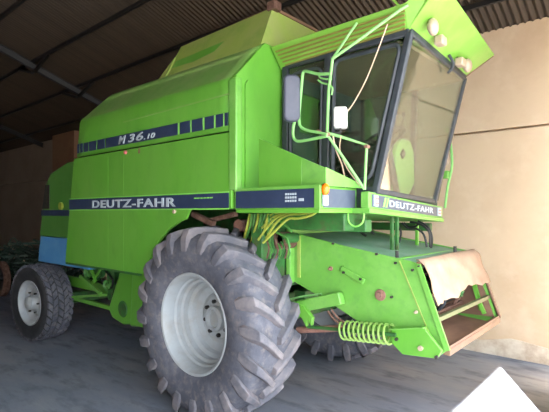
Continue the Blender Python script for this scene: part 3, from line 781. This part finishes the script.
# folded edge running down the mouth and slanting seam
P(MB().prism([(-1.345, FY0 - .014, 1.44), (-1.308, FY0 - .014, 1.435), (-1.10, FY0 - .014, .868), (-1.135, FY0 - .014, .85)], (0, .014, 0)), 'mouth_flange', 'green_hi', parent=fe)
P(MB().bar((-1.47, FY0 - .003, 1.45), (-1.20, FY0 - .003, .85), .008, .008, (0, 1, 0)), 'slanting_seam', 'olive', parent=fe)
P(MB().prism([(-1.325, FY1 - .02, 1.44), (-1.30, FY1 - .02, 1.435), (-1.10, FY1 - .02, .87), (-1.125, FY1 - .02, .86)], (0, .03, 0)), 'mouth_flange', 'brown', parent=fe)
P(MB().bar((-1.325, FY0, 1.437), (-1.325, FY1, 1.43), .03, .03), 'mouth_top_bar', 'brown', parent=fe)
P(MB().bar((-1.13, FY0 + .01, .845), (-1.13, FY1, .845), .05, .05), 'mouth_lip', 'brown', parent=fe, bevel=.006)
P(MB().bar((-1.20, FY0 + .01, 1.055), (-1.20, FY1 - .01, 1.045), .03, .03), 'mouth_cross_bar', mat('dull_olive_bar', (.36, .38, .24), .6, var=(.3, .28, .2), scale=12), parent=fe)
P(MB().cyl((-1.52, FY0 + .03, 1.12), .13, FY1 - FY0 - .06, n=28), 'chain_drum', 'iron', parent=fe)
for k, y in enumerate((3.35, 3.72, 4.08)):
    cb = MB()
    cb.tube([(-1.52 + .16 * math.cos(a), y, 1.12 + .16 * math.sin(a)) for a in [2 * PI * i / 14 for i in range(14)]], .018, 6, closed=True)
    P(cb, 'feed_chain', 'rust' if k != 1 else 'frame', parent=fe)
for i in range(5):
    a = .3 + 2 * PI * i / 5
    P(MB().bar((-1.52 + .17 * math.cos(a), FY0 + .08, 1.12 + .17 * math.sin(a)), (-1.52 + .17 * math.cos(a), FY1 - .08, 1.12 + .17 * math.sin(a)), .03, .02), 'feed_slat', 'rust', parent=fe)
P(MB().box(-1.75, -1.70, FY0 + .02, FY1 - .02, .9, 1.48), 'inner_baffle', 'rust', parent=fe, smooth=False)
for ya in (FY0 + .021, FY1 - .032):
    P(MB().prism([(-1.69, ya, .86), (-1.69, ya, 1.46), (-1.345, ya, 1.41), (-1.15, ya, .87)], (0, .01, 0)), 'inner_liner', 'brown', parent=fe, smooth=False)
P(MB().bar((-1.24, 4.26, .93), (-1.33, 4.26, 1.28), .035, .03).bar((-1.20, 4.22, .91), (-1.24, 4.22, 1.0), .03, .03), 'tension_rod', 'green', parent=fe)
P(MB().bar((-1.28, 3.85, 1.10), (-1.38, 3.85, 1.28), .05, .03).ball((-1.29, 3.85, 1.15), .035, .03, .04, 10, 8), 'latch', 'green_dark', parent=fe)
# bosses, slot bracket and bolts on the near side plate
for a, b, r, m in ((380.5, 295, .042, 'rust_pink'), (331, 268.5, .018, 'rust_pink'), (416.5, 312, .012, 'lamp_white'), (420, 266, .01, 'iron')):
    q = at(a, b, y=FY0)
    P(MB().lathe([(0, -.035), (r * .5, -.035), (r * .55, -.015), (r, -.012), (r * 1.05, 0)], q, n=18), 'boss', m, parent=fe)
sb = MB(); sb.bar(at(341, 268, y=FY0 - .01), at(364, 282, y=FY0 - .01), .02, .045, (0, 0, 1)); P(sb, 'slot_bracket', 'green_hi', parent=fe, bevel=.006)
for a, b in ((344, 272.5), (361, 279), (392, 297), (377, 254), (396, 263), (413, 270), (333.5, 243.5)):
    q = at(a, b, y=FY0 - .02 if b > 265 else FY0)
    P(MB().cyl(q - Vector((0, .018, 0)), .010, .02, n=6), 'bolt', 'iron', parent=fe)
for a, b in ((397, 256), (455, 251)):
    q = at(a, b, z=1.475)
    P(MB().cyl(q - Vector((0, 0, .02)), .014, .06, (0, 0, 1), 8), 'hitch_pin', 'iron', parent=fe)
# lower corner bracket carrying the spring
cbq = [(391.8, 328), (424.6, 327), (426, 331), (441.8, 351), (437, 358.8), (402.5, 354.5), (391.8, 343.5)]
P(MB().prism([at(a, b, y=FY0 - .06) for a, b in cbq], (0, .03, 0)), 'corner_bracket', 'green', parent=fe, bevel=.004)
P(MB().bar(at(391, 329, y=FY0 - .055), at(424.8, 327.5, y=FY0 - .055), .06, .008), 'bracket_edge', 'green_hi', parent=fe)
for a, b in ((421, 348), (397, 339), (437, 357)):
    q = at(a, b, y=FY0 - .06)
    P(MB().cyl(q - Vector((0, .02, 0)), .017 if a == 421 else .012, .025, n=8), 'bracket_bolt', 'lamp_white' if a == 421 else 'iron', parent=fe)
# coil spring on its rod
ca, cb_ = at(343, 330, y=3.03), at(392, 334.5, y=3.03)
dv = (cb_ - ca); ln = dv.length; dv.normalize(); s1_ = dv.cross(Vector((0, 1, 0))).normalized(); s2_ = dv.cross(s1_)
hel = []; turns = 10
for i in range(turns * 16 + 1):
    a = 2 * PI * i / 16; t = i / (turns * 16)
    hel.append(ca + dv * (ln * t) + (s1_ * math.cos(a) + s2_ * math.sin(a)) * .070)
P(MB().tube(hel, .0095, 7), 'coil_spring', mat('olive_green_spring', (.46, .60, .28), .5, var=(.56, .60, .3), scale=20), parent=fe)
P(MB().tube([ca - dv * .35, cb_ + dv * .03], .014, 8), 'spring_rod', 'green_dark', parent=fe)

# linkage between the wheel and the feeder house
P(MB().bar(at(296, 307, y=3.06), at(342, 298, y=3.06), .07, .10), 'lift_arm', 'green_hi', bevel=.01)
P(MB().prism([at(a, b, y=3.0) for a, b in ((293, 302), (303, 306), (312, 318), (311, 326), (307, 320), (306, 327), (302, 319), (296, 312))], (0, .04, 0)), 'arm_bracket', 'green', bevel=.004)
P(MB().tube([at(298, 330, y=3.06), at(342, 328, y=3.06)], .028, 10), 'hydraulic_ram', 'rust_pink')
P(MB().tube([at(286, 300, y=3.1), at(305, 296, y=3.1), at(322, 294, y=3.1)], .010, 6), 'brake_pipe', 'rail')
P(MB().tube([at(328, 311, y=3.0), at(333, 318, y=3.0), at(341, 325, y=3.0)], .010, 6, 3), 'brake_pipe', 'rust')
P(MB().tube([at(331, 309, y=3.0), at(338, 318, y=3.0), at(344, 322, y=3.0)], .008, 6, 3), 'brake_pipe', 'rust')
P(MB().bar((-2.55, 3.3, 1.0), (-2.55, 4.2, 1.0), .12, .16), 'cross_tube', 'green_dark')

# engine-side gubbins between platform and wheel
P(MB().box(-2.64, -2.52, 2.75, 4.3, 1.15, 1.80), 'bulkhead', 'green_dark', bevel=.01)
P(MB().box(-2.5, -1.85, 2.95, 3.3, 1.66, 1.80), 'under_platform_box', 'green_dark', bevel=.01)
gx = at(273, 246, y=2.85)
P(MB().cyl((gx.x, 2.90, gx.z + .04), .075, .2, n=22).box(gx.x - .14, gx.x - .04, 2.96, 3.1, gx.z - .28, gx.z - .02), 'gearbox', 'rust', bevel=.01)
P(MB().cyl((gx.x + .05, 2.9, gx.z + .06), .045, .2, n=18), 'gearbox_cap', 'green_dark')
P(MB().cyl((gx.x - .08, 2.86, gx.z - .10), .045, .2, n=18), 'gearbox_cap', 'rust_pink')
for i in range(9):
    x_ = 246 + i * 3.1
    P(MB().tube([at(x_ + 2 + random.uniform(-2, 2), 214, y=2.75), at(x_ + 1, 225 + random.uniform(-3, 3), y=2.72 + .02 * (i % 3)), at(x_ - 4 + random.uniform(-3, 3), 246, y=2.85)], .010, 6, 4), 'hydraulic_hose', 'hose_green' if i % 3 else 'yellow')
for i, (pts) in enumerate((
        [(319, 210.5), (309, 216), (297, 218.5), (288, 219), (276, 230), (263, 243)],
        [(316, 210.5), (303, 214), (288, 215), (277, 222), (266, 238)],
        [(312, 211), (297, 211.5), (280, 216), (270, 224), (258, 240)],
        [(300, 210.5), (286, 212.5), (272, 218), (262, 228)],
        [(290, 210.5), (276, 213), (266, 219), (268, 226), (274, 224)],
        [(272, 217), (284, 224), (292, 232)],
        [(268, 226), (276, 232), (286, 238), (290, 247)])):
    P(MB().tube([at(a, b, y=2.66 + .03 * i) for a, b in pts], .010, 6, 5), 'hydraulic_hose', 'yellow' if i < 5 else 'hose_green')
for i in range(8):
    a = 266 + i * 3
    P(MB().tube([at(a, 238 + (i * 5) % 7, y=2.74), at(a + 3, 248 + (i * 7) % 5, y=2.72), at(a + 1, 258, y=2.76)], .008, 6, 3), 'brake_pipe', ('rust', 'hose_green', 'green_dark')[i % 3])
P(MB().bar(at(193, 214, y=2.7), at(214, 224, y=2.7), .05, .05).bar(at(205, 222, y=2.75), at(236, 214, y=2.75), .05, .04), 'frame_brace', 'rust', bevel=.005)
P(MB().cyl(at(238, 226, y=2.85), .06, .12, n=16), 'gearbox_cap', 'rust_pink')
# loop of green hose hanging under the platform corner and brackets beneath the cab
P(MB().tube([at(348, 212, y=3.0), at(349, 222, y=3.0), at(355, 226.5, y=3.0), at(362, 223, y=3.0), at(364, 215, y=3.0), at(362, 210, y=3.0)], .007, 7, 5), 'hose_loop', 'decal_line')
for a, y in ((392, 3.5), (397, 3.55), (417, 4.1)):
    b0_ = at(a, 222, y=y)
    P(MB().box(b0_.x - .014, b0_.x + .014, y - .014, y + .014, 1.46, 1.78), 'cab_support', 'green' if a == 417 else 'green_dark', bevel=.004)
for k, pts in enumerate(([(402, 223), (408, 228), (417, 229), (424, 235), (427, 247)], [(410, 222), (420, 224), (429, 232), (430, 247)], [(418, 221), (428, 227), (432, 238), (431, 248)], [(396, 222), (401, 232), (399, 243)], [(404, 223), (409, 227), (416, 226), (420, 222)],
                           [(352, 222), (358, 230), (366, 236)], [(366, 221), (368, 228), (374, 234)])):
    P(MB().tube([at(a, b, y=3.85 + .05 * k if k < 5 else 3.3) for a, b in pts], .010, 7, 5), 'hydraulic_hose', 'black')
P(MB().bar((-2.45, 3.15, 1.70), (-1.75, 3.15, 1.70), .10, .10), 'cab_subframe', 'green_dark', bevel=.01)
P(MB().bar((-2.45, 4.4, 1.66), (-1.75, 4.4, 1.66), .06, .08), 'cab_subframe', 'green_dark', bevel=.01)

# ------------------------------------------------------------------ sacking over the intake mouth
cl = MB(); nx, nz = 40, 14; G = []
for i in range(nx + 1):
    u = i / nx; row = []
    y = FY0 + .0 + (FY1 - FY0 - .02) * u
    zb = 1.172 + .008 * math.sin(u * 13 + 1) + .006 * math.sin(u * 37) - (.025 if u < .08 else 0) + .03 * max(0, math.sin((u - .3) * 5))
    for j in range(nz + 1):
        v = j / nz
        if j == 0: z = 1.462; x = -1.345
        elif j == 1: z = 1.462; x = -1.325
        else:
            t = (j - 1) / (nz - 1); z = 1.452 + (zb - 1.452) * t; x = -1.288 + (1.44 - z) * .363
        x += .006 * math.sin(u * 9 + v * 5) + .004 * math.sin(u * 23 - v * 11)
        row.append(cl.v((x, y, z)))
    G.append(row)
for i in range(nx):
    for j in range(nz): cl.bm.faces.new((G[i][j], G[i + 1][j], G[i + 1][j + 1], G[i][j + 1]))
clo = cl.build('sacking_sheet', M['cloth'], None, angle=80)
so = clo.modifiers.new('s', 'SOLIDIFY'); so.thickness = .006; so.offset = 1
clo['label'] = 'pale ragged sheet of sacking draped over the open intake mouth of the harvester'; clo['category'] = 'sacking'

# ------------------------------------------------------------------ old machine parts by the far wall
def jumble(n, c, s, seed):
    r = random.Random(seed); mb = MB()
    for i in range(n):
        q = Vector(c) + Vector((r.uniform(-1, 1) * s[0], r.uniform(-1, 1) * s[1], 0))
        k = 1 - abs(q.x - c[0]) / s[0] * .6
        q.z = r.uniform(0.05, s[2] * k)
        d = Vector((r.uniform(-1, 1), r.uniform(-1, 1), r.uniform(-.5, .5))).normalized() * r.uniform(.12, .35)
        w = r.uniform(.03, .12)
        mb.bar(q - d, q + d, w, r.uniform(.01, .05))
        if i % 3 == 0: mb.tube([q - d, q + Vector((0, 0, .15)), q + d], .015, 5, 3)
    return mb
o = jumble(260, (-12.0, 4.6, 0), (1.6, .9, 1.15), 3).build('scrap_heap', M['junk_green'], None, smooth=False)
o['label'] = 'tangled heap of weathered green and grey scrap against the dark end of the wall'; o['category'] = 'scrap heap'; o['kind'] = 'stuff'
q = at(2, 289, y=3.5)
wb = empty('scrap_wheel', (q.x, 3.5, .38), 'small rusty wheel leaning in front of the scrap heap', 'wheel')
wb.location.z = 0; ORG[wb.name] = Vector((q.x, 3.5, 0))
P(MB().lathe([(.26, -.06), (.34, -.07), (.38, -.04), (.38, .04), (.34, .07), (.26, .06)], (q.x, 3.5, .38), n=36, closed=True), 'tyre', 'rust', parent=wb)
P(MB().lathe([(.27, -.04), (.2, 0), (.05, .0), (.05, -.05), (0, -.05)], (q.x, 3.5, .38), n=36), 'rim', 'iron', parent=wb)

# ------------------------------------------------------------------ light
w = bpy.data.worlds.new('world'); sc.world = w; w.use_nodes = True
n = w.node_tree.nodes; l = w.node_tree.links
bg = n['Background']; bg.inputs[0].default_value = (.82, .90, 1.0, 1); bg.inputs[1].default_value = 7.5
sun = bpy.data.lights.new('sun', 'SUN'); so_ = bpy.data.objects.new('sun', sun); COL.objects.link(so_)
sun.energy = 48; sun.angle = math.radians(.53); sun.color = (1, .95, .87)
hx = Vector((.49, -.8717, 0)); el_ = math.atan(3.8 * .49 / (X1 + .2 + 1.44))
sd = hx * math.cos(el_) + Vector((0, 0, math.sin(el_)))
so_.rotation_euler = sd.to_track_quat('Z', 'Y').to_euler(); so_.location = (6, -8, 8)
sc.view_settings.view_transform = 'Standard'; sc.view_settings.look = 'None'; sc.view_settings.gamma = 1
sc.view_settings.use_curve_mapping = False
sc.view_settings.exposure = 0.55
